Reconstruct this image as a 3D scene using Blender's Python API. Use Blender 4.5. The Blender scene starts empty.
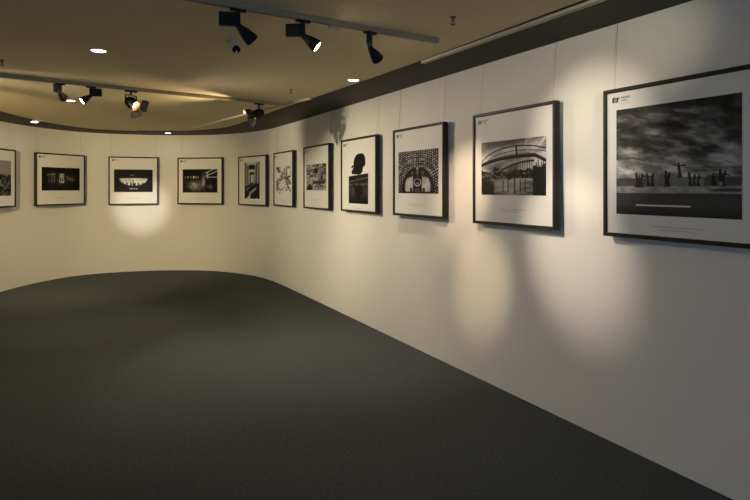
import bpy, bmesh, math, random
import numpy as np
from mathutils import Vector, Matrix

PI = math.pi
F, CX, HOR, EYE = 550.0, 375.0, 188.0, 1.5      # focal length in px, centre column, horizon row, eye height
ZC, ZS = 2.480, 2.462                           # main ceiling, perimeter strip painted as shade
C = bpy.context.scene.collection

# ------------------------------------------------------------------ helpers
def link(o, parent=None):
    C.objects.link(o)
    if parent: o.parent = parent
    return o

def obj(name, bm, mat, parent=None, smooth=False):
    if not name.startswith('wall'): bmesh.ops.recalc_face_normals(bm, faces=bm.faces)
    me = bpy.data.meshes.new(name)
    bm.to_mesh(me); bm.free()
    if smooth:
        for p in me.polygons: p.use_smooth = True
    for m in (mat if isinstance(mat, (list, tuple)) else [mat]): me.materials.append(m)
    return link(bpy.data.objects.new(name, me), parent)

def thing(name, label, cat, loc=(0, 0, 0), rz=0.0, group=None):
    o = bpy.data.objects.new(name, None)
    o.empty_display_size = 0.1
    o.location = loc; o.rotation_euler = (0, 0, rz)
    tag(o, label, cat, group)
    return link(o)

def tag(o, label, cat, group=None):
    o['label'] = label; o['category'] = cat
    if group: o['group'] = group

def structure(o):
    o['kind'] = 'structure'
    return o

def add_box(bm, lo, hi, mat=None, M=None):
    x0, y0, z0 = lo; x1, y1, z1 = hi
    co = [(x0,y0,z0),(x1,y0,z0),(x1,y1,z0),(x0,y1,z0),(x0,y0,z1),(x1,y0,z1),(x1,y1,z1),(x0,y1,z1)]
    vs = [bm.verts.new((M @ Vector(c)) if M else c) for c in co]
    for f in ((0,3,2,1),(4,5,6,7),(0,1,5,4),(1,2,6,5),(2,3,7,6),(3,0,4,7)):
        fc = bm.faces.new([vs[i] for i in f])
        if mat is not None: fc.material_index = mat
    return vs

def bevel(bm, w, seg=2):
    bmesh.ops.bevel(bm, geom=list(bm.edges), offset=w, segments=seg, affect='EDGES', profile=0.6)

def add_tube(bm, a, b, r0, r1=None, n=10, cap=True):
    a, b = Vector(a), Vector(b)
    r1 = r0 if r1 is None else r1
    q = (b - a).to_track_quat('Z', 'Y')
    ra, rb = [], []
    for i in range(n):
        t = 2 * PI * i / n
        d = q @ Vector((math.cos(t), math.sin(t), 0))
        ra.append(bm.verts.new(a + d * r0)); rb.append(bm.verts.new(b + d * r1))
    for i in range(n):
        j = (i + 1) % n
        bm.faces.new((ra[i], ra[j], rb[j], rb[i]))
    if cap:
        bm.faces.new(ra[::-1]); bm.faces.new(rb)

def add_lathe(bm, prof, origin=(0, 0, 0), axis=(0, 0, 1), n=24, cap0=True, cap1=True):
    """prof: list of (distance along axis, radius)"""
    q = Vector(axis).to_track_quat('Z', 'Y'); o = Vector(origin)
    rings = []
    for d, r in prof:
        ring = []
        for i in range(n):
            t = 2 * PI * i / n
            ring.append(bm.verts.new(o + q @ Vector((r * math.cos(t), r * math.sin(t), d))))
        rings.append(ring)
    for k in range(len(rings) - 1):
        for i in range(n):
            j = (i + 1) % n
            bm.faces.new((rings[k][i], rings[k][j], rings[k+1][j], rings[k+1][i]))
    if cap0: bm.faces.new(rings[0][::-1])
    if cap1: bm.faces.new(rings[-1])

# pixel of the photograph -> point of the place
def on_plane(x, y, z):
    Y = F * (EYE - z) / (y - HOR)
    return Vector(((x - CX) / F * Y, Y, z))

# ------------------------------------------------------------------ materials
def mat(name, col, rough=0.6, metal=0.0, spec=0.5, emit=None, estr=0.0):
    m = bpy.data.materials.new(name); m.use_nodes = True
    b = m.node_tree.nodes['Principled BSDF']
    b.inputs['Base Color'].default_value = (*col, 1)
    b.inputs['Roughness'].default_value = rough
    b.inputs['Metallic'].default_value = metal
    b.inputs['Specular IOR Level'].default_value = spec
    if emit:
        b.inputs['Emission Color'].default_value = (*emit, 1)
        b.inputs['Emission Strength'].default_value = estr
    return m

def vary(m, c0, c1, scale, stretch=(1, 1, 1), bump=0.0, bscale=None, dist=0.01, detail=4):
    """object-space noise between two colours, with an optional bump"""
    nt = m.node_tree; N = nt.nodes; L = nt.links
    b = N['Principled BSDF']
    tc = N.new('ShaderNodeTexCoord'); mp = N.new('ShaderNodeMapping')
    mp.inputs['Scale'].default_value = stretch
    L.new(tc.outputs['Object'], mp.inputs['Vector'])
    n = N.new('ShaderNodeTexNoise'); n.inputs['Scale'].default_value = scale; n.inputs['Detail'].default_value = detail
    L.new(mp.outputs['Vector'], n.inputs['Vector'])
    r = N.new('ShaderNodeValToRGB')
    r.color_ramp.elements[0].position = 0.3; r.color_ramp.elements[0].color = (*c0, 1)
    r.color_ramp.elements[1].position = 0.7; r.color_ramp.elements[1].color = (*c1, 1)
    L.new(n.outputs['Fac'], r.inputs['Fac']); L.new(r.outputs['Color'], b.inputs['Base Color'])
    if bump:
        n2 = N.new('ShaderNodeTexNoise'); n2.inputs['Scale'].default_value = bscale or scale
        n2.inputs['Detail'].default_value = 3
        L.new(mp.outputs['Vector'], n2.inputs['Vector'])
        bp = N.new('ShaderNodeBump'); bp.inputs['Strength'].default_value = bump; bp.inputs['Distance'].default_value = dist
        L.new(n2.outputs['Fac'], bp.inputs['Height']); L.new(bp.outputs['Normal'], b.inputs['Normal'])
    return m

M = {}
M['wall'] = vary(mat('cream_wall_paint', (.78, .74, .66), .75, spec=.25), (.770, .730, .650), (.79, .75, .67), 3.0, (14, 14, .35), .02, 4.0, .003)
M['carpet'] = vary(mat('dark_grey_carpet', (.05, .05, .05), .95, spec=.1), (.057, .065, .068), (.096, .106, .108), 55, (1, 1, 1), .6, 160, .006, 6)
M['ceiling'] = vary(mat('beige_ceiling_paint', (.6, .52, .37), .8, spec=.2), (.68, .565, .355), (.72, .60, .38), 1.2)
M['shade_band'] = vary(mat('painted_ceiling_shade', (.03, .028, .022), .6, spec=.25), (.027, .025, .020), (.034, .031, .025), 1.5)  # soft shade of the ceiling near the wall, put into a dark colour
M['track'] = mat('grey_beige_track_paint', (.36, .30, .20), .5)
M['trackslot'] = mat('track_slot_dark', (.05, .05, .045), .6)
M['cream'] = mat('cream_track_paint', (.60, .53, .39), .45)
M['black'] = mat('matt_black_lamp_metal', (.012, .0115, .011), .5, spec=.2)
M['blackrim'] = mat('worn_black_rim', (.03, .03, .03), .35)
M['reflector'] = mat('amber_reflector', (.65, .36, .12), .25, .7)
M['lens'] = mat('lit_lamp_lens', (.9, .85, .75), .3, emit=(1, .86, .66), estr=14)
M['down'] = mat('lit_downlight_diffuser', (.9, .9, .85), .4, emit=(1, .95, .84), estr=7)
M['white'] = mat('white_plastic', (.62, .62, .62), .4)
M['dome'] = mat('black_glass', (.008, .008, .01), .08)
M['red'] = mat('red_indicator', (.4, .05, .02), .4, emit=(1, .25, .12), estr=.25)
M['brass'] = mat('dull_brass', (.12, .10, .07), .4, .8)
M['frame'] = vary(mat('black_brown_frame_wood', (.03, .025, .018), .45, spec=.25), (.013, .012, .010), (.022, .019, .014), 9, (1, 1, 1))
M['frame_side'] = M['frame']
M['mat'] = mat('off_white_mat_board', (.76, .735, .675), .55, spec=.35)
M['wire'] = mat('thin_steel_wire', (.30, .28, .24), .4, .5)
M['ink'] = mat('black_ink', (.02, .02, .022), .5)
M['inkgrey'] = mat('grey_ink', (.28, .27, .26), .6)
M['inkpale'] = mat('pale_grey_ink', (.58, .56, .51), .6)
M['inkred'] = mat('red_ink', (.45, .05, .05), .5)
M['inkpurple'] = mat('purple_ink', (.10, .05, .16), .5)

pm = mat('silver_gelatin_print', (.5, .5, .5), .55, spec=.15)
at = pm.node_tree.nodes.new('ShaderNodeAttribute'); at.attribute_name = 'tone'
pm.node_tree.links.new(at.outputs['Color'], pm.node_tree.nodes['Principled BSDF'].inputs['Base Color'])
M['print'] = pm

# ------------------------------------------------------------------ plan of the room
floor_px = [(280,284),(264,278),(248,274.6),(224,271.6),(200,270.3),(160,270.4),(120,272),(80,275.2),(40,282),(0,292)]
cap = [on_plane(x, y, 0).to_2d() for x, y in floor_px]
A = on_plane(300, 293.2, 0).to_2d(); B = on_plane(734, 500, 0).to_2d()
wdir = (B - A).normalized()                     # along the straight wall, towards the camera
near = A + wdir * 14.0                          # passes beside the camera and on behind it
lft = cap[-1]
ctrl = [near, near - wdir * 4,B, B - wdir * 2.5, A] + cap + \
       [lft + Vector((.12, -1.0)), lft + Vector((.30, -2.2)), lft + Vector((.45, -4.0)), lft + Vector((.5, -8.0)), Vector((lft.x + .5, near.y))]
def catmull(P, step=.07):
    out = []
    for i in range(len(P) - 1):
        p0 = P[i-1] if i else P[0] * 2 - P[1]
        p1, p2 = P[i], P[i+1]
        p3 = P[i+2] if i + 2 < len(P) else p2 * 2 - p1
        # centripetal
        t01 = (p1-p0).length ** .5; t12 = (p2-p1).length ** .5; t23 = (p3-p2).length ** .5
        m1 = ((p2-p1) + ((p1-p0)/t01 - (p2-p0)/(t01+t12)) * t12)
        m2 = ((p2-p1) + ((p3-p2)/t23 - (p3-p1)/(t12+t23)) * t12)
        n = max(1, int((p2 - p1).length / step))
        for k in range(n):
            t = k / n
            out.append((2*t**3-3*t*t+1)*p1 + (t**3-2*t*t+t)*m1 + (-2*t**3+3*t*t)*p2 + (t**3-t*t)*m2)
    out.append(P[-1]); return out
plan = catmull(ctrl)
def resample(P, step):
    out = [P[0]]; acc = 0
    for a, b in zip(P, P[1:]):
        d = (b - a).length
        while acc + d >= step:
            a = a + (b - a) * ((step - acc) / d); d = (b - a).length; acc = 0
            out.append(a)
        acc += d
    if (out[-1] - P[-1]).length > 1e-4: out.append(P[-1])
    return out
plan = resample(plan, .08)
for _ in range(14):
    plan = [plan[0]] + [(plan[i-1] + plan[i]*2 + plan[i+1]) / 4 for i in range(1, len(plan)-1)] + [plan[-1]]

def normals(P):                                  # unit normals that point into the room
    out = []
    for i in range(len(P)):
        t = (P[min(i+1, len(P)-1)] - P[max(i-1, 0)]).normalized()
        out.append(Vector((-t.y, t.x)))          # plan runs near-right -> far -> left: left-hand side is the room
    return out
NRM = normals(plan)
def offset(d):
    return [p + n * d for p, n in zip(plan, NRM)]
def hit(x, d=0.0):
    """where the sight line of column x meets the wall line moved d into the room; also its index"""
    P = offset(d); k = (x - CX) / F
    best = None
    for i in range(len(P) - 1):
        a, b = P[i].x - k*P[i].y, P[i+1].x - k*P[i+1].y
        if a * b <= 0 and a != b:
            t = a / (a - b); q = P[i] + (P[i+1] - P[i]) * t
            if q.y > .3 and (best is None or q.y > best[0].y): best = (q, i + t)
    return best
def wall_pt(x, y, d=0.0):
    q, i = hit(x, d)
    return Vector((q.x, q.y, EYE + (HOR - y) * q.y / F))

# ------------------------------------------------------------------ setting
def strip_wall(name, i0, i1, th=.10):
    bm = bmesh.new(); inn = plan[i0:i1+1]; nn = NRM[i0:i1+1]
    z1 = ZC + .12
    face = [(bm.verts.new((p.x, p.y, 0)), bm.verts.new((p.x, p.y, z1))) for p in inn]
    back = [[bm.verts.new((q.x, q.y, z)) for q, z in ((p, z1), (p - n*th, z1), (p - n*th, 0), (p, 0))] for p, n in zip(inn, nn)]
    for a, b in zip(face, face[1:]):
        bm.faces.new((a[0], a[1], b[1], b[0])).smooth = True
    for a, b in zip(back, back[1:]):
        for k in range(3): bm.faces.new((a[k], a[k+1], b[k+1], b[k]))
    o = obj(name, bm, M['wall'])
    return structure(o)
i_cap = min(range(len(plan)), key=lambda i: (plan[i] - cap[0]).length) - 6
i_left = min(range(len(plan)), key=lambda i: (plan[i] - ctrl[-4]).length)
strip_wall('wall_right', 0, i_cap)
strip_wall('wall_back', i_cap, i_left)
strip_wall('wall_left', i_left, len(plan) - 1)

def slab(name, pts, z0, z1, m):
    bm = bmesh.new()
    lo = [bm.verts.new((p.x, p.y, z0)) for p in pts]; hi = [bm.verts.new((p.x, p.y, z1)) for p in pts]
    bm.faces.new(lo[::-1]); bm.faces.new(hi)
    n = len(pts)
    for i in range(n): bm.faces.new((lo[i], lo[(i+1) % n], hi[(i+1) % n], hi[i]))
    return structure(obj(name, bm, m))
slab('floor', plan, -.08, 0, M['carpet'])
slab('ceiling', plan, ZC, ZC + .10, M['ceiling'])

# ceiling shade painted as a dark strip: from the wall to an inner edge that widens in the rounded end, with an eased lip
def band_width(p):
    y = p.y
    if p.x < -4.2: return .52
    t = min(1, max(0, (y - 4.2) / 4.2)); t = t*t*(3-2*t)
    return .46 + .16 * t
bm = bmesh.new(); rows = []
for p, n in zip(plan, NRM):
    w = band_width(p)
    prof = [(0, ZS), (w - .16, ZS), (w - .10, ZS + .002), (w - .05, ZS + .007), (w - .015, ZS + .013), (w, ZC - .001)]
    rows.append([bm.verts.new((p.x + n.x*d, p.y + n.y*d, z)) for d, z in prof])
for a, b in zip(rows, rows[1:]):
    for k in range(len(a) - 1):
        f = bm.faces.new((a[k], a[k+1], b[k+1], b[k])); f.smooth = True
shade_strip = structure(obj('ceiling_shade_1', bm, M['shade_band']))

# ------------------------------------------------------------------ the pictures' images, drawn procedurally
rng = np.random.default_rng(7)
def vnoise(u, v, fx, fy, seed):
    r = np.random.default_rng(seed); g = r.random((int(fy) + 3, int(fx) + 3))
    x, y = np.clip(u, 0, 1) * fx, np.clip(v, 0, 1) * fy
    i, j = np.floor(x).astype(int), np.floor(y).astype(int)
    a, b = x - i, y - j; a = a*a*(3-2*a); b = b*b*(3-2*b)
    return (g[j, i]*(1-a) + g[j, i+1]*a)*(1-b) + (g[j+1, i]*(1-a) + g[j+1, i+1]*a)*b
def fbm(u, v, fx, fy, seed, octv=4):
    s = 0; w = 1; t = 0
    for k in range(octv):
        s = s + w * vnoise(u, v, fx * 2**k, fy * 2**k, seed + k); t += w; w *= .55
    return s / t
def sm(a, b, x):
    t = np.clip((x - a) / (b - a), 0, 1); return t*t*(3-2*t)
def ell(u, v, cx, cy, rx, ry, soft=.15):
    return 1 - sm(1 - soft, 1 + soft, np.sqrt(((u-cx)/rx)**2 + ((v-cy)/ry)**2))
def box(u, v, x0, x1, y0, y1, s=.01):
    return sm(x0-s, x0+s, u)*(1-sm(x1-s, x1+s, u))*sm(y0-s, y0+s, v)*(1-sm(y1-s, y1+s, v))
def seg(u, v, x0, y0, x1, y1, w, s=.4, asp=1.0):
    dx, dy = (x1-x0)*asp, y1-y0; px, py = (u-x0)*asp, v-y0
    t = np.clip((px*dx + py*dy) / (dx*dx + dy*dy + 1e-9), 0, 1)
    d = np.hypot(px - t*dx, py - t*dy)
    return 1 - sm(w*(1-s), w*(1+s), d)
def mix(a, b, t): return a*(1-t) + b*t
def person(u, v, x, y, h, lean=0.0, arms=0, asp=1.0):
    m = ell(u, v, x + lean*h, y + h*.91, h*.075/asp, h*.085)
    m = np.maximum(m, seg(u, v, x, y + h*.48, x + lean*h, y + h*.78, h*.08, asp=asp))
    m = np.maximum(m, seg(u, v, x - .05*h/asp, y, x, y + h*.5, h*.045, asp=asp))
    m = np.maximum(m, seg(u, v, x + .09*h/asp, y, x, y + h*.5, h*.06, asp=asp))
    if arms:
        m = np.maximum(m, seg(u, v, x + lean*h, y + h*.76, x - .36*h/asp, y + h*(.70 + .25*arms), h*.045, asp=asp))
        m = np.maximum(m, seg(u, v, x + lean*h, y + h*.76, x + .36*h/asp, y + h*(.66 + .2*arms), h*.045, asp=asp))
    return m

def pic_rocks(u, v):
    sky = .52 + .12 * (v - .6)
    rock = np.clip(.12 + .75 * (fbm(u, v, 12, 14, 11, 4) - .40) * 1.6, .05, .7)
    hor = .62 - .06 * (u - .5) + .02 * (fbm(u, v*0, 9, 2, 5) - .5)
    return mix(rock, sky, sm(hor - .012, hor + .012, v))
def pic_ruins(u, v):
    g = .04 + .10 * fbm(u, v, 9, 6, 21)
    haze = np.exp(-(((u-.48)/.36)**2 + ((v-.47)/.26)**2))
    tex = fbm(u, v, 22, 9, 23, 4)
    g = g + haze * np.clip(tex - .38, 0, 1) * .8
    g = np.maximum(g, .80 * box(u, v, .44, .58, .32, .74, .03) * (.55 + .6*tex))
    for x0, x1, y1 in ((.30, .34, .72), (.17, .20, .6), (.24, .27, .66)):
        g = np.maximum(g, .55 * box(u, v, x0, x1, .35, y1, .02) * (.5 + tex*.7))
    g = np.maximum(g, .5 * seg(u, v, .15, .68, .32, .72, .03))
    for k in range(4):
        g = np.maximum(g, .42 * seg(u, v, .64 + k*.05, .62 - k*.03, .70 + k*.045, .42 + .02*(k % 2), .022) * (.6 + tex*.6))
    g = mix(g, .05, .85 * box(u, v, .47, .495, .40, .54, .012)); g = mix(g, .05, .8 * box(u, v, .525, .545, .42, .56, .01))
    return np.clip(g * (1 - .35*sm(.25, .5, np.abs(u - .5))), .02, 1)
def pic_stage(u, v):
    g = .035 + .05 * fbm(u, v, 8, 6, 31)
    x = (u - .5) / .36
    up = .60 + .02*np.cos(x*1.4); lo = .60 - .32 * np.sqrt(np.clip(1 - x*x, 0, 1))
    lens = sm(lo - .02, lo + .02, v) * (1 - sm(up - .015, up + .015, v)) * (np.abs(x) < 1)
    tex = fbm(u, v, 34, 9, 33, 3)
    g = mix(g, .58 + .45 * tex, lens)
    g = mix(g, .10, lens * (v < .40) * (np.sin(u * 62) > .15) * .8)
    g = np.maximum(g, .75 * box(u, v, .39, .60, .125, .165, .012) * (tex > .4))
    g = np.maximum(g, .45 * box(u, v, .40, .58, .73, .77, .012) * (tex > .42))
    g = np.maximum(g, .22 * box(u, v, .14, .88, .50, .60, .05))
    g = mix(g, .05, person(u, v, .49, .30, .24, asp=1.7))
    g = mix(g, .08, box(u, v, .483, .505, .16, .32, .008))
    return np.clip(g, .02, 1)
def pic_corridor(u, v):
    tex = fbm(u, v, 16, 12, 41, 4)
    g = .05 + .12 * tex * sm(1.0, .2, v)
    g = g + .45 * np.exp(-(((u-.36)/.20)**2 + ((v-.30)/.20)**2)) * (.5 + tex)
    g = g + .55 * np.exp(-(((u-.60)/.05)**2 + ((v-.52)/.30)**2)) * (.4 + tex*.8)
    for x, s in ((.08, .4), (.16, .6), (.24, .5), (.32, .95), (.39, .6), (.45, .45)):
        g = np.maximum(g, s * box(u, v, x - .025, x + .022, .61, .71, .02))
    for a in ((.66, .70, 1.0, .92), (.70, .66, .98, .66), (.66, .84, .9, 1.0), (.72, .62, .72, .86)):
        g = np.maximum(g, .72 * seg(u, v, *a, .018))
    g = np.maximum(g, .28 * ell(u, v, .80, .26, .11, .10, .4) * (.5 + tex))
    g = g * (1 - .85 * box(u, v, .86, .93, .02, .55, .02))
    return np.clip(g, .02, 1)
def pic_colonnade(u, v):
    tex = fbm(u, v, 8, 18, 51, 4)
    g = .72 + .1*tex
    for x0, x1, t0, t1 in ((0, .07, 1, 0), (.10, .13, .95, .2), (.17, .22, .92, .3), (.26, .28, .88, .35), (.70, .74, .9, .3), (.78, .86, .97, .2), (.92, 1.0, 1, .1)):
        g = mix(g, .05, box(u, v, x0, x1, t1, t0, .012))
    g = mix(g, .06, box(u, v, .28, .68, .80, .92, .02)); g = mix(g, .07, box(u, v, .34, .66, .66, .72, .015))
    g = mix(g, .08, box(u, v, .38, .42, .36, .70, .01)); g = mix(g, .08, box(u, v, .62, .66, .34, .70, .01))
    g = mix(g, .35, box(u, v, .28, .40, .30, .66, .02) * (np.sin(v*120) > 0))
    g = mix(g, .12, seg(u, v, .10, .30, .55, .42, .035)); g = mix(g, .04, seg(u, v, .08, .16, .72, .36, .06))
    g = mix(g, .04, seg(u, v, .50, .05, .98, .20, .11)); g = mix(g, .04, seg(u, v, .02, .03, .28, .14, .05))
    g = mix(g, .04, (u > .86) * (v < .42))
    g = mix(g, .12, sm(.60, .68, tex) * (v < .5))
    return np.clip(g, .03, .9)
def pic_splash(u, v):
    tex = fbm(u, v, 7, 10, 61, 5); t2 = fbm(u, v, 14, 20, 66, 4)
    g = np.full_like(u, .885)
    g = mix(g, .40, sm(.54, .62, tex) * .7 * (np.abs(v - .55) < .40))
    for a, w in (((.02, .95, .22, .78), .05), ((.15, .86, .48, .72), .035), ((.05, .45, .40, .52), .05), ((.40, .62, .80, .52), .045),
                 ((.72, .92, .80, .30), .03), ((.80, .30, .98, .14), .05), ((.55, .55, .95, .62), .035), ((.78, .55, .98, .40), .04), ((.0, .32, .3, .44), .03)):
        g = mix(g, .07, seg(u, v, *a, w*.75) * sm(.42, .52, t2))
    for a in ((.05, .12, .75, .62), (.02, .25, .6, .70), (.2, .05, .85, .45)):
        g = mix(g, .50, seg(u, v, *a, .02) * sm(.4, .6, t2))
    g = mix(g, .12, ell(u, v, .10, .90, .10, .08, .4) * sm(.4, .5, t2))
    return np.clip(g, .04, .885)
def pic_facade(u, v):
    r = np.random.default_rng(71); g = np.full_like(u, .45)
    xs = np.cumsum(r.uniform(.07, .17, 16)); ys = np.cumsum(r.uniform(.05, .13, 24))
    for i in range(9):
        for j in range(14):
            x0 = xs[i] - .15; y0 = ys[j] - .08
            g = mix(g, r.choice([.16, .35, .5, .6, .68, .78]), box(u, v, x0, x0 + r.uniform(.06, .16), y0, y0 + r.uniform(.05, .12), .008))
    g = mix(g, .10, box(u, v, .40, .60, .66, .84, .01)); g = mix(g, .75, box(u, v, .24, .62, .42, .50, .01))
    g = mix(g, .10, box(u, v, .0, .30, .02, .14, .02)); g = mix(g, .12, box(u, v, .35, .9, .24, .36, .02)*.8)
    g = mix(g, .12, (np.sin(u*70) > .75) * .5); g = g * (.8 + .4*fbm(u, v, 20, 24, 77))
    return np.clip(g, .04, .8)
def pic_profile(u, v):
    # dark head in profile above a dark riverside strip on white paper
    g = np.full_like(u, .885)
    cut = .575 + .045*(u - .5)
    tex = fbm(u, v, 10, 12, 81, 4)
    h = ell(u, v, .56, .80, .30, .20, .05)
    h = np.maximum(h, ell(u, v, .66, .86, .20, .14, .05))
    h = np.maximum(h, ell(u, v, .36, .66, .20, .075, .15)); h = np.maximum(h, ell(u, v, .52, .68, .20, .10, .1))
    h = h * (1 - ell(u, v, .16, .81, .10, .05, .2)) * (1 - ell(u, v, .13, .70, .09, .035, .2)) * (1 - ell(u, v, .88, .66, .16, .10, .2))
    h = np.maximum(h, seg(u, v, .26, .76, .16, .735, .02)); h = np.maximum(h, seg(u, v, .2, .62, .34, .70, .03))
    g = mix(g, .045 + .09*(tex > .62), h)
    low = 1 - sm(cut - .006, cut + .006, v)
    p = .07 + .10*tex
    p = mix(p, .42, .7*box(u, v, 0, 1, .36, .405, .012) * (tex > .40))
    p = mix(p, .40, .8*seg(u, v, 0, .44, 1, .52, .012))
    p = p + .26*sm(.05, .30, v)*(1 - sm(.30, .36, v))*np.clip(tex*1.3 - .2, 0, 1)
    p = mix(p, .05, ell(u, v, .52, .27, .22, .10, .4)); p = mix(p, .04, box(u, v, .44, .60, .05, .25, .05))
    p = mix(p, .06, 1 - sm(.0, .10, v))
    return np.clip(mix(g, p, low), .03, .885)
def pic_hat(u, v):
    g = np.full_like(u, .03)
    cx, cy = .50, .30
    r = np.hypot((u - cx)*1.0, (v - cy)*1.05); th = np.arctan2(v - cy, u - cx)
    rings = (r - .22) / .050; k = np.floor(rings); fr = rings - k
    nd = np.floor(22 + k*6); ph = (th / (2*PI) * nd + k*.5) % 1
    n = fbm(u, v, 24, 24, 91, 2)
    dots = np.exp(-(((fr - .5)/.34)**2)) * np.exp(-(((ph - .5)/.30)**2))
    on = sm(.24, .28, r)
    g = np.maximum(g, (dots * on * np.clip(.25 + 1.3*n, 0, 1.1)) * (.55 + .45*sm(.05, .25, v)))
    arc = np.exp(-(((r - .38)/.02)**2)) + np.exp(-(((r - .52)/.018)**2)) + np.exp(-(((r - .64)/.016)**2))
    g = np.maximum(g, .55 * arc * (v > .42) * (.4 + n))
    face = ell(u, v, .50, .10, .40, .50, .05) * (v < .60)
    g = mix(g, .03, face)
    ck = fbm(u, v, 6, 6, 95, 3); U = np.abs(u - .5)
    # cheeks fall away from the mouth towards the lower corners
    chk = sm(.09, .125, U) * (1 - sm(.29, .35, U + .35*np.clip(v - .22, 0, 1) + .3*np.clip(.10 - v, 0, 1))) * sm(.02, .06, v) * (1 - sm(.36, .44, v + .25*(U - .12)))
    g = mix(g, .55 + .42*ck, chk)
    g = mix(g, .05, sm(.10, .17, U)*(1 - sm(.17, .20, U))*(v < .13))
    g = mix(g, .34, ell(U, v, .13, .47, .035, .055, .5))
    g = mix(g, .40, ell(u, v, .50, .50, .035, .11, .5)); g = mix(g, .70, ell(u, v, .50, .585, .028, .028, .5))
    g = mix(g, .03, ell(U, v, .035, .435, .022, .024, .3))
    g = mix(g, .72, ell(u, v, .50, .255, .095, .095, .1)); g = mix(g, .05, ell(u, v, .50, .265, .072, .070, .1))
    g = mix(g, .50, ell(u, v, .50, .235, .045, .024, .3))
    g = mix(g, .45*ck + .15, ell(u, v, .50, .07, .07, .06, .3))
    return np.clip(g, .025, .97)
def pic_bridge(u, v):
    cl = fbm(u, v, 4, 6, 101, 5)
    g = .56 + 1.1*np.clip(cl - .40, 0, 1) - .9*np.clip(.44 - cl, 0, 1) + .06*v
    g = g * (1 - .35*sm(.75, 1, v)*(u < .7))
    g = mix(g, .80, seg(u, v, .86, .80, 1.02, 1.02, .02))
    # water below, with mirrored tones
    wt = fbm(u, v, 10, 22, 104, 4)
    g = mix(g, .22 + .85*np.clip(wt - .28, 0, 1), v < .36)
    g = mix(g, .76, ell(u, v, .46, .17, .22, .14, .6)*.7*(v < .36)); g = mix(g, .80, ell(u, v, .66, .29, .17, .05, .5)*.8)
    # far bank: trees and roofs
    top = .42 + .07*fbm(u, v*0, 16, 2, 106, 4) + .05*ell(u, v*0+.5, .27, .5, .06, 1)
    g = mix(g, .06 + .62*np.clip(fbm(u, v, 26, 30, 109, 3) - .40, 0, 1)*2, (v < top)*(v > .30)*sm(.0, .1, 1.0-u))
    g = mix(g, .10, (v < .32)*(u < .22)*sm(.5, .3, v + u*.8)); g = mix(g, .06, (u > .82)*(v < .46 + .10*fbm(u, v*0, 14, 2, 108)))
    for k in range(7):
        x = .84 + k*.024; g = mix(g, .08, box(u, v, x, x+.012, .36, .52 + .05*(k % 3), .004))
    # second, lower bridge
    lo = .44 + .16*np.sin(np.clip((u - .30)/.55, 0, 1)*PI*.55)
    g = mix(g, .07, (np.abs(v - (.33 + .10*(u - .45)))<.022)*(u > .44)*(u < .86))
    g = mix(g, .10, (np.abs(v - lo) < .018)*(u > .34)*(u < .84)*.9)
    for k in range(14):
        x = .36 + k*.034; g = mix(g, .14, box(u, v, x, x+.008, .40, .40 + .18*math.sin((k+2)/16*PI*.6), .003)*.85)
    g = mix(g, .05, seg(u, v, .47, .30, .56, .44, .025)); g = mix(g, .06, box(u, v, .54, .56, .02, .46, .004)*.8)
    for x in (.36, .44, .63, .70): g = mix(g, .10, box(u, v, x, x+.016, .06, .28, .006)*.75)
    # main deck and rails
    deck = .44 + .275*np.sqrt(np.clip(1 - ((u - .70)/.80)**2, 0, 1)) - .10*sm(.82, 1.05, u)
    g = mix(g, .05, sm(deck - .055, deck - .045, v)*(1 - sm(deck + .012, deck + .022, v)))
    g = mix(g, .30, (np.abs(v - deck) < .006)*.8)
    rail = .54 + .37*np.sqrt(np.clip(1 - ((u - .60)/.62)**2, 0, 1)) - .03
    g = mix(g, .12, (np.abs(v - rail) < .012))
    r2 = .56 + .24*np.sqrt(np.clip(1 - ((u - .64)/.56)**2, 0, 1))
    g = mix(g, .20, (np.abs(v - r2) < .008)*.8)
    for k in range(24):
        x = .10 + k*.036; g = mix(g, .22, box(u, v, x, x+.004, 0, 1, .002)*(v > deck)*(v < r2)*.6)
    g = mix(g, .04, person(u, v, .575, .70, .20, asp=1.25))
    return np.clip(g, .03, .82)
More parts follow.
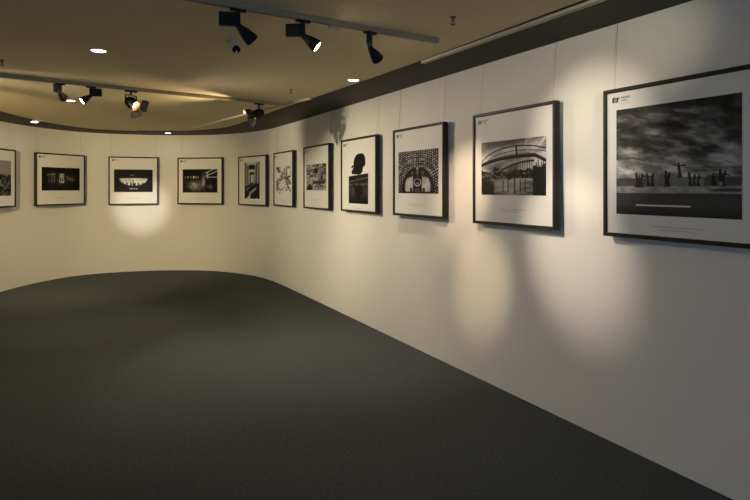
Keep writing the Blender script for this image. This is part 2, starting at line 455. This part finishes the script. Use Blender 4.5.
def pic_jump(u, v):
    # wind-drawn clouds, a line of people on a sea wall, a road with a painted line
    uu = np.clip(u*.82 + (1-v)*.16, 0, 1)
    vv = np.clip(v + .22*u - .12, 0, 1)
    c1 = fbm(uu, vv, 6.0, 14, 231, 5); c2 = fbm(uu, vv, 11, 26, 237, 4)
    g = .23 + .85*np.clip(c1 - .44, 0, 1) + .70*np.clip(c2 - .48, 0, 1) - .55*np.clip(.48 - c1, 0, 1)
    g = g * (1 - .40*sm(.80, 1.0, v)) * (1 - .20*sm(.55, 1, u)*sm(.5, .9, v))
    g = g + .24*np.exp(-((v - .42)/.08)**2)*(1 - .3*np.abs(u - .4))
    g = mix(g, .21 + .08*c2, sm(.345, .335, v))                         # sea
    g = mix(g, .36 + .10*c2, box(u, v, .30, .74, .27, .345, .012))
    sand = .46 + .36*np.clip(fbm(u, v, 18, 30, 211, 3) - .35, 0, 1)
    g = mix(g, sand, sm(.272, .262, v)); g = mix(g, .10, ell(u, v, .92, .232, .13, .014, .4)*.7)
    g = mix(g, .10, sm(.205, .195, v)); g = mix(g, .34, box(u, v, -.1, 1.1, .182, .190, .004)*.8)
    g = mix(g, .20 + .05*c2 - .10*sm(.12, 0, v), sm(.180, .172, v))
    g = mix(g, .80, box(u, v, .185, .64, .083, .097, .003) * (1 - 0*u))
    d = np.zeros_like(u)
    for x, h, ln, ar in ((.195, .125, -.05, 0), (.230, .115, .1, 0), (.215, .10, 0, 0), (.295, .12, -.1, .1), (.325, .115, .1, 0), (.335, .10, 0, 0),
                         (.445, .135, 0, 0), (.462, .12, .1, 0), (.635, .12, -.05, 0), (.665, .10, .05, 0), (.695, .095, .1, .1),
                         (.800, .105, .05, .2), (.815, .09, -.1, 0), (.855, .135, 0, 0), (.872, .125, .12, .1)):
        d = np.maximum(d, person(u, v, x, .268, h, ln, ar, asp=.95))
    d = np.maximum(d, person(u, v, .553, .345, .125, -.04, .75, asp=.95))
    d = np.maximum(d, box(u, v, .175, .25, .255, .275, .006))
    d = np.maximum(d, box(u, v, .64, .80, .392, .397, .003)*.6)
    g = mix(g, .10, d)
    g = mix(g, .62, ell(u, v, .857, .285, .014, .018, .4)*.7)
    return np.clip(.06 + g*1.0, .06, .85)

def print_mesh(parent, x0, x1, z0, z1, y, fn, nx, ny):
    us = np.linspace(0, 1, nx); vs = np.linspace(0, 1, ny)
    U, V = np.meshgrid(us, vs)
    G = np.clip(fn(U, V), 0, 1) ** 2.2
    co = np.stack([x0 + U*(x1-x0), np.full_like(U, y), z0 + V*(z1-z0)], -1).reshape(-1, 3)
    idx = np.arange(nx*ny).reshape(ny, nx)
    q = np.stack([idx[:-1, :-1], idx[:-1, 1:], idx[1:, 1:], idx[1:, :-1]], -1).reshape(-1, 4)
    me = bpy.data.meshes.new('print')
    me.from_pydata([], [], [])
    me.vertices.add(nx*ny); me.vertices.foreach_set('co', co.ravel())
    nf = len(q)
    me.loops.add(nf*4); me.loops.foreach_set('vertex_index', q.ravel().astype(np.int32))
    me.polygons.add(nf); me.polygons.foreach_set('loop_start', np.arange(nf, dtype=np.int32)*4)
    me.update(calc_edges=True); me.validate()
    ca = me.color_attributes.new('tone', 'FLOAT_COLOR', 'POINT')
    g = G.ravel(); col = np.stack([g*1.0, g*.972, g*.91, np.ones_like(g)], -1)
    ca.data.foreach_set('color', col.ravel().astype(np.float32))
    me.materials.append(M['print'])
    return link(bpy.data.objects.new('print', me), parent)

FD, GAP = .046, .026          # frame depth, clearance behind it
GROUP = 'black framed photographs along the gallery wall'
def picture(xl, xr, ytl, ytr, ybl, ybr, pr, fn, res, label, width=None, plabel=None, fw=.022, mark='ink'):
    """front-face corners in the photograph (columns xl..xr; rows of the four corners); pr = print rectangle as fractions of the face"""
    d = FD + GAP
    off = offset(d)
    if xl is None:
        q, i = hit(xr, d); j = int(i) + 1
        while (off[j] - q).length < width: j += 1
        L, R = q + (off[j] - q).normalized() * width, q
        zt = EYE + (HOR - ytr)*R.y/F; zb = EYE + (HOR - ybr)*R.y/F
    elif xr is None:
        q, i = hit(xl, d); j = int(i)
        while (off[j] - q).length < width: j -= 1
        L, R = q, q + (off[j] - q).normalized() * width
        zt = EYE + (HOR - ytl)*L.y/F; zb = EYE + (HOR - ybl)*L.y/F
    else:
        L, R = hit(xl, d)[0], hit(xr, d)[0]
        zt = EYE + .5*((HOR - ytl)*L.y + (HOR - ytr)*R.y)/F
        zb = EYE + .5*((HOR - ybl)*L.y + (HOR - ybr)*R.y)/F
    w, h = (R - L).length, zt - zb
    rz = math.atan2(R.y - L.y, R.x - L.x); mid = (L + R) / 2
    nb = Vector((-math.sin(rz), math.cos(rz)))            # towards the wall
    base = mid + nb * FD                                  # local y = 0 is the back of the frame
    t = thing('framed_photograph', label, 'picture', (base.x, base.y, zb), rz, GROUP)
    print('picture', label[:40], 'w %.3f h %.3f zb %.3f Y %.2f' % (w, h, zb, mid.y))
    X = w / 2
    # frame: mitred moulding swept round the rectangle, with a small inner step
    prof = [(0, 0), (0, -FD + .003), (.003, -FD), (fw - .004, -FD), (fw, -FD + .004), (fw, -FD + .014), (fw, 0)]
    bm = bmesh.new(); rings = []
    for dd, y in prof:
        rings.append([bm.verts.new((sx*(X - dd), y, (h - dd) if top else dd)) for sx, top in ((-1, 0), (1, 0), (1, 1), (-1, 1))])
    for a, b in zip(rings, rings[1:] + rings[:1]):
        for k in range(4): bm.faces.new((a[k], a[(k+1) % 4], b[(k+1) % 4], b[k]))
    obj('frame', bm, M['frame'], t)
    bm = bmesh.new(); add_box(bm, (-X + fw - .0005, -FD + .012, fw - .0005), (X - fw + .0005, -.006, h - fw + .0005))
    mb = obj('mat_board', bm, M['mat'], t)
    fy = -FD + .012
    u0, u1, v0, v1 = pr
    p = print_mesh(t, -X + u0*w, -X + u1*w, h*(1 - v1), h*(1 - v0), fy - .0012, fn, *res)
    if plabel: p['label'] = plabel
    # printed mark and lettering strokes in the upper left corner, title line under the print
    bm = bmesh.new(); y = fy - .0010
    lx, lz = -X + fw + .034, h - fw - .030
    def flat(x0, x1, z0, z1, mi, dy=0):
        vs = [bm.verts.new(c) for c in ((x0, y-dy, z0), (x1, y-dy, z0), (x1, y-dy, z1), (x0, y-dy, z1))]
        f = bm.faces.new(vs); f.material_index = mi
    def disc(cx, cz, r, mi, dy, n=16):
        f = bm.faces.new([bm.verts.new((cx + r*math.cos(2*PI*k/n), y - dy, cz + r*math.sin(2*PI*k/n))) for k in range(n)]); f.material_index = mi
    flat(lx, lx + .040, lz - .027, lz, 0); flat(lx + .006, lx + .018, lz, lz + .005, 0)
    disc(lx + .021, lz - .0135, .0085, 2, .0004); disc(lx + .021, lz - .0135, .006, 0, .0008)
    disc(lx + .045, lz - .003, .0055, 1, .0004)
    def word(x, z, widths, hh, mi):
        for wd in widths:
            flat(x, x + wd, z, z + hh, mi); x += wd + .0022
        return x
    word(lx + .060, lz - .009, (.009, .010, .008, .009, .009), .011, 3)
    word(lx + .060, lz - .024, (.007, .009, .006, .008), .009, 3)
    word(lx + .050, lz - .037, (.018, .010, .020, .013), .004, 4)
    lg = obj('logo', bm, [M[mark], M['inkred'], M['mat'], M['inkgrey'], M['inkpale']], t)
    bm = bmesh.new(); cz = h*(1 - v1) * .52; r = random.Random(int(w*1e5))
    for row, half in ((0, .14), (1, .09)):
        x = -half
        while x < half:
            wd = r.uniform(.008, .03); flat(x, min(x + wd, half), cz - row*.016, cz - row*.016 + .008, 0); x += wd + .005
    obj('caption', bm, M['inkpale'], t)
    # two hanging wires up to the head of the wall
    for sx in (-1, 1):
        x = sx*(X - .05)
        wp = Matrix.Rotation(rz, 2) @ Vector((x, 0)) + base
        # top end: on the wall line just under the painted strip
        k = min(range(len(plan)), key=lambda i: (plan[i] - wp).length)
        tt = plan[k] + (wp - plan[k]) - NRM[k] * max(0, (wp - plan[k]).dot(NRM[k]) - .003)
        lo = Matrix.Rotation(-rz, 2) @ (tt - base)
        bm = bmesh.new()
        add_tube(bm, (x, -.008, h - .002), (lo.x, lo.y, ZS - zb - .001), .0011, n=6)
        obj('hanging_wire', bm, M['wire'], t)
    return t

P = picture
P(None, 16.3, 150, 150, 206.9, 206.9, (.12, .86, .20, .80), pic_rocks, (90, 70),
  'framed black and white photograph at the left edge, of dark rocks under a pale sky', width=.80)
P(36.0, 85.4, 152.6, 154.9, 205.5, 204.9, (.115, .885, .27, .715), pic_ruins, (110, 64),
  'framed photograph of glowing pale ruins in a dark scene, on the curved wall')
P(108.3, 158.3, 156.0, 157.6, 204.9, 204.6, (.11, .885, .265, .735), pic_stage, (110, 64),
  'framed photograph of a bright lens-shaped glow with a tiny figure, above the light pool')
P(177.3, 222.4, 157.4, 157.6, 204.4, 204.2, (.115, .885, .25, .75), pic_corridor, (110, 70),
  'framed photograph of a dim corridor with white beams at its top right')
P(238.0, 265.8, 156.6, 154.8, 204.6, 206.6, (.23, .77, .125, .865), pic_colonnade, (70, 110),
  'framed photograph of a tall narrow passage between black and white columns')
P(273.3, 292.4, 153.4, 149.6, 206.0, 207.0, (.12, .89, .24, .80), pic_splash, (80, 90),
  'framed photograph of dark splashes and branches on white paper')
P(303.2, 328.6, 147.4, 142.9, 208.4, 210.0, (.11, .89, .295, .705), pic_facade, (80, 80),
  'framed photograph of a grey patchwork building front with a dark square window')
P(340.6, 375.8, 140.2, 134.4, 211.2, 213.6, (.23, .78, .215, .885), pic_profile, (90, 130),
  'framed photograph of a dark head in profile above a dark riverside scene')
P(392.7, 443.2, 130.2, 121.8, 215.8, 218.4, (.11, .90, .265, .74), pic_hat, (190, 170),
  'framed photograph of a face tilted back under a dotted hat', mark='inkpurple')
P(472.4, 554.6, 114.2, 101.4, 223.6, 229.8, (.115, .90, .265, .735), pic_bridge, (230, 170),
  'framed photograph of an arched footbridge over water with one person on it')
P(602.8, None, 91.0, 0, 235.6, 0, (.095, .862, .145, .845), pic_jump, (300, 270),
  'largest framed photograph, at the right edge, of people jumping by a road under dark clouds', width=.885)

# ------------------------------------------------------------------ lighting tracks
def track(name, a, b, label, m, wd=.034, ht=.032, clips=()):
    a, b = Vector(a), Vector(b); d = (b - a); L = d.length
    t = thing(name, label, 'lighting track', (a.x, a.y, a.z), math.atan2(d.y, d.x), 'lighting tracks on the ceiling')
    bm = bmesh.new()                     # inverted channel with a dark slot underneath
    add_box(bm, (0, -wd/2, -ht), (L, -wd*.22, -.0002)); add_box(bm, (0, wd*.22, -ht), (L, wd/2, -.0002)); add_box(bm, (0, -wd*.22, -ht*.55), (L, wd*.22, -.0002))
    obj('rail', bm, m, t)
    bm = bmesh.new(); add_box(bm, (.004, -wd*.215, -ht*.75), (L - .004, wd*.215, -ht*.56))
    obj('conductor_strip', bm, M['trackslot'], t)
    for x in (-.012, L):
        bm = bmesh.new(); add_box(bm, (x, -wd/2 - .001, -ht - .001), (x + .012, wd/2 + .001, -.0002))
        obj('end_cap', bm, m, t)
    for s in clips:
        bm = bmesh.new(); add_box(bm, (s - .03, -wd/2 - .006, -.012), (s + .03, wd/2 + .006, -.0004))
        obj('mounting_clip', bm, M['cream'], t)
    return t
ZR = ZC - .032
E1 = on_plane(436, 40.8, ZC - .016); S1 = on_plane(190, -2.5, ZC - .016)
E2 = on_plane(284, 104.5, ZC - .016); S2 = on_plane(0, 75.5, ZC - .016)
d1 = (E1 - S1).normalized(); d2 = (E2 - S2).normalized()
def up(v): return Vector((v.x, v.y, ZC))
track('lighting_track', up(E1 - d1*3.6), up(E1), 'grey lighting track on the ceiling in front, carrying three spotlights', M['track'], clips=(1.4,))
track('lighting_track', up(E2 - d2*4.6), up(E2), 'grey lighting track further back, carrying four spotlights', M['track'], clips=(4.6 - (E2 - on_plane(46, 80, ZC)).length, 4.6 - (E2 - on_plane(86, 83, ZC)).length))
N1 = on_plane(424, 60.5, ZC); N2 = on_plane(590, .5, ZC); dn = (N2 - N1).normalized()
track('lighting_track', up(N1), up(N1 + dn*3.0), 'cream lighting track along the edge of the painted shade band, upper right', M['cream'], .036, .022)
Q1 = on_plane(310, 97.5, ZC); Q2 = on_plane(193, 127, ZC)
track('lighting_track', up(Q1), up(Q2), 'thin cream lighting track running diagonally behind the last spotlight', M['cream'], .030, .022)
E3 = E1 + wdir.to_3d() * 3.1  # unseen track, added to carry a lamp for the right wall
track('lighting_track', up(E3 - d1*3.0), up(E3), 'added grey lighting track above the camera, unseen', M['track'])

# ------------------------------------------------------------------ lamps
POWER = {'down_a': (6, 5.5, 4.5),
         'down_b': (6, 5.5, 4.5),
         'down_c': (20, 18, 14),
         'down_d': (4.0, 3.7, 3.3),
         'down_e': (5.6, 4.6, 3.2),
         'front_a': (45.0, 35.2, 24.8),
         'front_b': (47.2, 40.0, 34.3),
         'front_c': (34.0, 26.3, 18.7),
         'added_front': (129.3, 113.2, 94.9),
         'added_near': (35.0, 32.1, 22.9),
         'rear_a': (201.3, 185.2, 165.1),
         'rear_b': (30, 25, 17),
         'rear_c': (52.7, 44.3, 33.9),
         'rear_d': (30.0, 24.0, 14.5),
         'added_rear_a': (185.0, 147.0, 76.0),
         'added_rear_b': (172.6, 151.9, 105.2)}
def spot(parent, loc, aim, key, size, blend, rad=.02):
    rgb = POWER.get(key, (30, 26, 20)); power = max(rgb)
    l = bpy.data.lights.new('lamp_light', 'SPOT'); l.energy = power; l.color = [c / power for c in rgb]; l['key'] = key
    l.spot_size = math.radians(size); l.spot_blend = blend; l.shadow_soft_size = rad
    o = bpy.data.objects.new('lamp_light', l); link(o, parent)
    o.location = loc
    o.rotation_euler = Vector(aim).to_track_quat('-Z', 'Y').to_euler()
    return o

def spotlight(label, foot, boxdir, aim, stem=.085, head=.115, light=None, lens_r=.031, lens_out=0.0):
    """foot: where the adapter meets the track; boxdir: heading of the gear box; aim: heading of the beam (both world vectors)"""
    t = thing('track_spotlight', label, 'spotlight', foot, 0, 'spotlights on the ceiling tracks')
    bd = Vector((boxdir[0], boxdir[1], 0)).normalized(); rot = Matrix.Rotation(math.atan2(bd.y, bd.x), 4, 'Z')
    a = Vector(aim).normalized()
    tr = Matrix.Rotation(math.atan2(d1.y, d1.x), 4, 'Z')
    bm = bmesh.new(); add_box(bm, (-.042, -.014, -.014), (.042, .014, -.0005), M=tr); bevel(bm, .003)
    obj('adapter', bm, M['black'], t)
    bm = bmesh.new(); add_box(bm, (-.012, -.012, -stem), (.014, .012, -.013), M=rot); bevel(bm, .003)
    obj('stem', bm, M['black'], t)
    bm = bmesh.new(); add_box(bm, (.010, -.016, -.092), (.098, .016, -.020), M=rot); bevel(bm, .005)
    obj('gear_box', bm, M['black'], t)
    hinge = Vector((0, 0, -stem - .002))
    bm = bmesh.new()
    add_lathe(bm, [(-.012, .009), (-.004, .015), (.018, .019), (head*.5, .030), (head - .012, .037), (head, .038), (head, .034), (head - .012, .0325)], hinge, a, cap1=True)
    obj('lamp_head', bm, M['black'], t, smooth=False)
    bm = bmesh.new(); add_lathe(bm, [(head - .0115, lens_r), (head - .006 + lens_out, lens_r*.98), (head - .003 + lens_out*1.6, lens_r*.75), (head - .001 + lens_out*1.8, lens_r*.4)], hinge, a)
    obj('lens', bm, M['lens'], t)
    if light: spot(t, hinge + a*(head + .018), a, **light)
    return t

def barn_lamp(label, foot, aim, light=None, R=.058, L=.125, opens=(30, 30, 30, 30), roll=0.0, stem=.05, flap=.085):
    t = thing('track_spotlight', label, 'spotlight', foot, 0, 'spotlights on the ceiling tracks')
    a = Vector(aim).normalized(); q = a.to_track_quat('Z', 'Y') @ Matrix.Rotation(roll, 3, 'Z').to_quaternion()
    tr = Matrix.Rotation(math.atan2(d2.y, d2.x), 4, 'Z')
    bm = bmesh.new(); add_box(bm, (-.055, -.015, -.016), (.055, .015, -.0005), M=tr); bevel(bm, .003)
    obj('adapter', bm, M['black'], t)
    piv = Vector((0, 0, -stem - R - .008))
    bm = bmesh.new(); add_tube(bm, (0, 0, -.015), (0, 0, -stem), .010)
    side = (q @ Vector((1, 0, 0))); side.z = 0; side = side.normalized() if side.length > .1 else Vector((1, 0, 0))
    s = side * (R + .008)
    for sg in (-1, 1):
        add_tube(bm, Vector((0, 0, -stem + .004)), piv + s*sg + Vector((0, 0, R + .006)), .006)
        add_tube(bm, piv + s*sg + Vector((0, 0, R + .008)), piv + s*sg, .006)
    obj('yoke', bm, M['black'], t)
    o0 = piv - a*(L*.45)
    bm = bmesh.new()
    add_lathe(bm, [(0, R*.45), (.012, R*.72), (.035, R*.92), (.06, R), (L, R), (L, R - .005), (L - .035, R - .008)], o0, a, cap1=True)
    obj('lamp_head', bm, M['black'], t)
    bm = bmesh.new(); add_lathe(bm, [(L - .034, R*.55), (L - .002, R*.86)], o0, a, cap0=False, cap1=False)
    obj('reflector', bm, M['reflector'], t)
    bm = bmesh.new(); add_lathe(bm, [(L - .033, R*.60), (L - .028, R*.55), (L - .026, R*.3)], o0, a)
    obj('lens', bm, M['lens'], t)
    for k in range(4):
        ang = math.radians(opens[k]); rot = Matrix.Rotation(k*PI/2, 3, 'Z')
        bm = bmesh.new()
        hw0, hw1 = R*.92, R*1.20
        pts = [(-hw0, 0), (hw0, 0), (hw1, flap*.55), (hw1*.85, flap), (-hw1*.85, flap), (-hw1, flap*.55)]
        vs = []
        for th in (0, .002):
            row = []
            for px, pl in pts:
                loc = Vector((px, R + .001 + pl*math.sin(ang) + th*math.cos(ang), pl*math.cos(ang) - th*math.sin(ang)))
                row.append(bm.verts.new(o0 + a*L + q @ (rot @ loc)))
            vs.append(row)
        bm.faces.new(vs[0]); bm.faces.new(vs[1][::-1])
        for i in range(6): bm.faces.new((vs[0][i], vs[0][(i+1) % 6], vs[1][(i+1) % 6], vs[1][i]))
        obj('barn_door', bm, M['blackrim'], t)
    if light: spot(t, o0 + a*(L + .004), a, **light)
    return t

def on_track(x, E, d):
    """point of a track seen in column x"""
    k = (x - CX) / F
    s = (E.x - k*E.y) / (d.x - k*d.y)
    p = E - d*s
    return Vector((p.x, p.y, ZR))
def toward(foot, tgt, drop=.15): return (Vector(tgt) - (foot + Vector((0, 0, -drop)))).normalized()
f1, f2, f3 = on_track(238, E1, d1), on_track(303, E1, d1), on_track(370, E1, d1)
spotlight('black track spotlight above the security camera, aimed right', f1, (-1, -.15), toward(f1, wall_pt(481, 290)), head=.108,
          light=dict(key='front_a', size=20, blend=1))
spotlight('black track spotlight with its lit face showing, middle of the front track', f2, (-1, .1), toward(f2, wall_pt(574, 256)), head=.098, lens_out=.005,
          light=dict(key='front_b', size=29, blend=1))
spotlight('black track spotlight seen end-on near the right end of the front track', f3, (-.05, -1), toward(f3, wall_pt(466, 200)), stem=.095, head=.10,
          light=dict(key='front_c', size=34, blend=1))
fA, fB, fC, fD = on_track(60, E2, d2), on_track(91, E2, d2), on_track(131, E2, d2), on_track(259, E2, d2)
spotlight('leftmost track spotlight on the rear track, its gear box end-on', fA, (.1, -1), toward(fA, wall_pt(142, 210)),
          light=dict(key='rear_a', size=13.5, blend=1))
spotlight('small track spotlight with a round lit face, second from left on the rear track', fB, (1, .1), (-.62, -.55, -.62), head=.10,
          light=dict(key='rear_b', size=60, blend=.8))
barn_lamp('large track spotlight with bright open barn doors, second from right on the rear track', fC, (.80, -.16, -.58),
          light=dict(key='rear_c', size=112, blend=.9), opens=(40, 38, 38, 38), roll=.4, flap=.065)
barn_lamp('black track spotlight with flaps spread, at the right end of the rear track', fD, (-.80, -.36, -.42),
          light=dict(key='rear_d', size=130, blend=.7), opens=(20, 58, 34, 30), roll=.40)
# unseen lamps added to light the walls, beyond the frame and above the camera
p = up(E1 - d1*2.75); p.z = ZR  # added lamp for the bright wall right of the bridge picture
spotlight('added black track spotlight, unseen at the left end of the front track', p, (-d1.x, -d1.y), toward(p, wall_pt(592, 150)),
          light=dict(key='added_front', size=19, blend=1))
p = up(E2 - d2*3.75); p.z = ZR  # added lamp that warms the left and curved wall
spotlight('added black track spotlight, unseen at the left end of the rear track', p, (d2.x, d2.y), toward(p, wall_pt(118, 228)),
          light=dict(key='added_rear_a', size=66, blend=.9))
p = up(E2 - d2*4.25); p.z = ZR  # added lamp that brightens the far part of the right wall
spotlight('added black track spotlight, unseen beside the last one on the rear track', p, (-d2.x, -d2.y), toward(p, wall_pt(312, 190)),
          light=dict(key='added_rear_b', size=56, blend=1))
p = up(E3 - d1*.75); p.z = ZR  # added lamp for the hot top of the right wall
spotlight('added black track spotlight, unseen on the track above the camera', p, (-d1.x, -d1.y), toward(p, wall_pt(588, 70)),
          light=dict(key='added_near', size=24, blend=1))

# ------------------------------------------------------------------ downlights
def downlight(x, y, label, z=None, key=''):
    z = ZC if z is None else z
    p = on_plane(x, y, z)
    t = thing('recessed_downlight', label, 'downlight', p, 0, 'round ceiling downlights')
    bm = bmesh.new(); add_lathe(bm, [(-.001, .046), (-.004, .048), (-.006, .052), (-.004, .060), (-.0003, .062)], (0, 0, 0), (0, 0, 1), 32, cap0=False, cap1=False)
    obj('trim_ring', bm, M['cream'], t, smooth=True)
    bm = bmesh.new(); add_lathe(bm, [(-.003, .044), (-.0015, .047)], (0, 0, 0), (0, 0, 1), 32)
    obj('diffuser', bm, M['down'], t)
    spot(t, (0, 0, -.02), (0, 0, -1), key=key, size=66, blend=.9, rad=.045)
    return t
downlight(98.5, 50.5, 'bright round downlight alone in the ceiling, upper left', key='down_a')
downlight(70.5, 100.5, 'round downlight seen edge-on between the two left spotlights on the rear track', key='down_b')
downlight(353.5, 80.0, 'bright round downlight beside the painted shade band, above the profile picture', key='down_c')
downlight(34.5, 122.0, 'small round downlight in the painted shade band at far left', ZS, key='down_d')
downlight(168.0, 133.0, 'small round downlight in the painted shade band above the curved back wall', ZS, key='down_e')

# ------------------------------------------------------------------ security camera, sprinklers
p = on_plane(234, 42, ZC)
t = thing('security_camera', 'white dome security camera with black lens on the ceiling under the leftmost front spotlight', 'security camera', p)
bm = bmesh.new(); add_lathe(bm, [(-.022, .036), (-.018, .040), (-.0004, .041)], (0, 0, 0), (0, 0, 1), 28); obj('base', bm, M['white'], t, True)
bm = bmesh.new(); bmesh.ops.create_uvsphere(bm, u_segments=28, v_segments=16, radius=.036, matrix=Matrix.Translation((.016, -.012, -.046))); obj('ball_housing', bm, M['white'], t, True)
ax = Vector((.30, -.85, -.42)).normalized(); cc = Vector((.016, -.012, -.046))
bm = bmesh.new(); add_lathe(bm, [(.018, .027), (.040, .0265), (.043, .022), (.041, .012)], cc, ax, 24); le = obj('lens', bm, M['dome'], t)
bm = bmesh.new(); lp = cc + ax*.0435 + Vector((0, 0, -.014)); add_lathe(bm, [(0, .004), (.003, .003)], lp, ax, 10); obj('indicator', bm, M['red'], t)

def sprinkler(x, y, label):
    p = on_plane(x, y, ZC)
    t = thing('fire_sprinkler', label, 'sprinkler', p, 0, 'ceiling sprinklers')
    bm = bmesh.new(); add_lathe(bm, [(-.006, .010), (-.003, .018), (-.0004, .020)]); obj('escutcheon', bm, M['brass'], t)
    bm = bmesh.new(); add_tube(bm, (0, 0, -.005), (0, 0, -.024), .006)
    for sx in (-1, 1): add_tube(bm, (sx*.005, 0, -.020), (sx*.010, 0, -.030), .002, n=6); add_tube(bm, (sx*.010, 0, -.030), (sx*.002, 0, -.042), .002, n=6)
    obj('body', bm, M['brass'], t)
    bm = bmesh.new(); add_lathe(bm, [(-.045, .013), (-.042, .013)], n=14); obj('deflector', bm, M['brass'], t)
sprinkler(453, 17, 'small dark fire sprinkler right of the end of the front lighting track')
sprinkler(291, 89.5, 'small fire sprinkler beyond the end of the rear lighting track')
sprinkler(2, 60, 'small fire sprinkler at the far left edge of the ceiling')

p = on_track(334, E1, d1)
t = thing('track_feed_box', 'small beige feed box under the front track between two spotlights', 'electrical box', p, math.atan2(d1.y, d1.x))
bm = bmesh.new(); add_box(bm, (-.035, -.013, -.020), (.035, .013, -.0005)); bevel(bm, .003); obj('housing', bm, M['track'], t)
bm = bmesh.new(); add_tube(bm, (.012, 0, -.020), (.012, 0, -.025), .006); obj('screw_cap', bm, M['track'], t)

# ------------------------------------------------------------------ daylight from behind the camera, camera, output look
sc = bpy.context.scene
w = bpy.data.worlds.new('World'); sc.world = w; w.use_nodes = True
w.node_tree.nodes['Background'].inputs[0].default_value = (0.315, 0.567, 1.000, 1)
w.node_tree.nodes['Background'].inputs[1].default_value = 0.394

cam = bpy.data.cameras.new('Camera'); co = bpy.data.objects.new('Camera', cam); C.objects.link(co)
co.location = (0, 0, EYE); co.rotation_euler = (PI/2, 0, 0)
cam.sensor_width = 36; cam.lens = 36 * F / 750; cam.shift_y = -(250 - HOR) / 750
cam.clip_start = .05
sc.camera = co
sc.view_settings.view_transform = 'Standard'; sc.view_settings.look = 'None'
sc.view_settings.gamma = 1; sc.view_settings.use_curve_mapping = False
sc.view_settings.exposure = 1.5
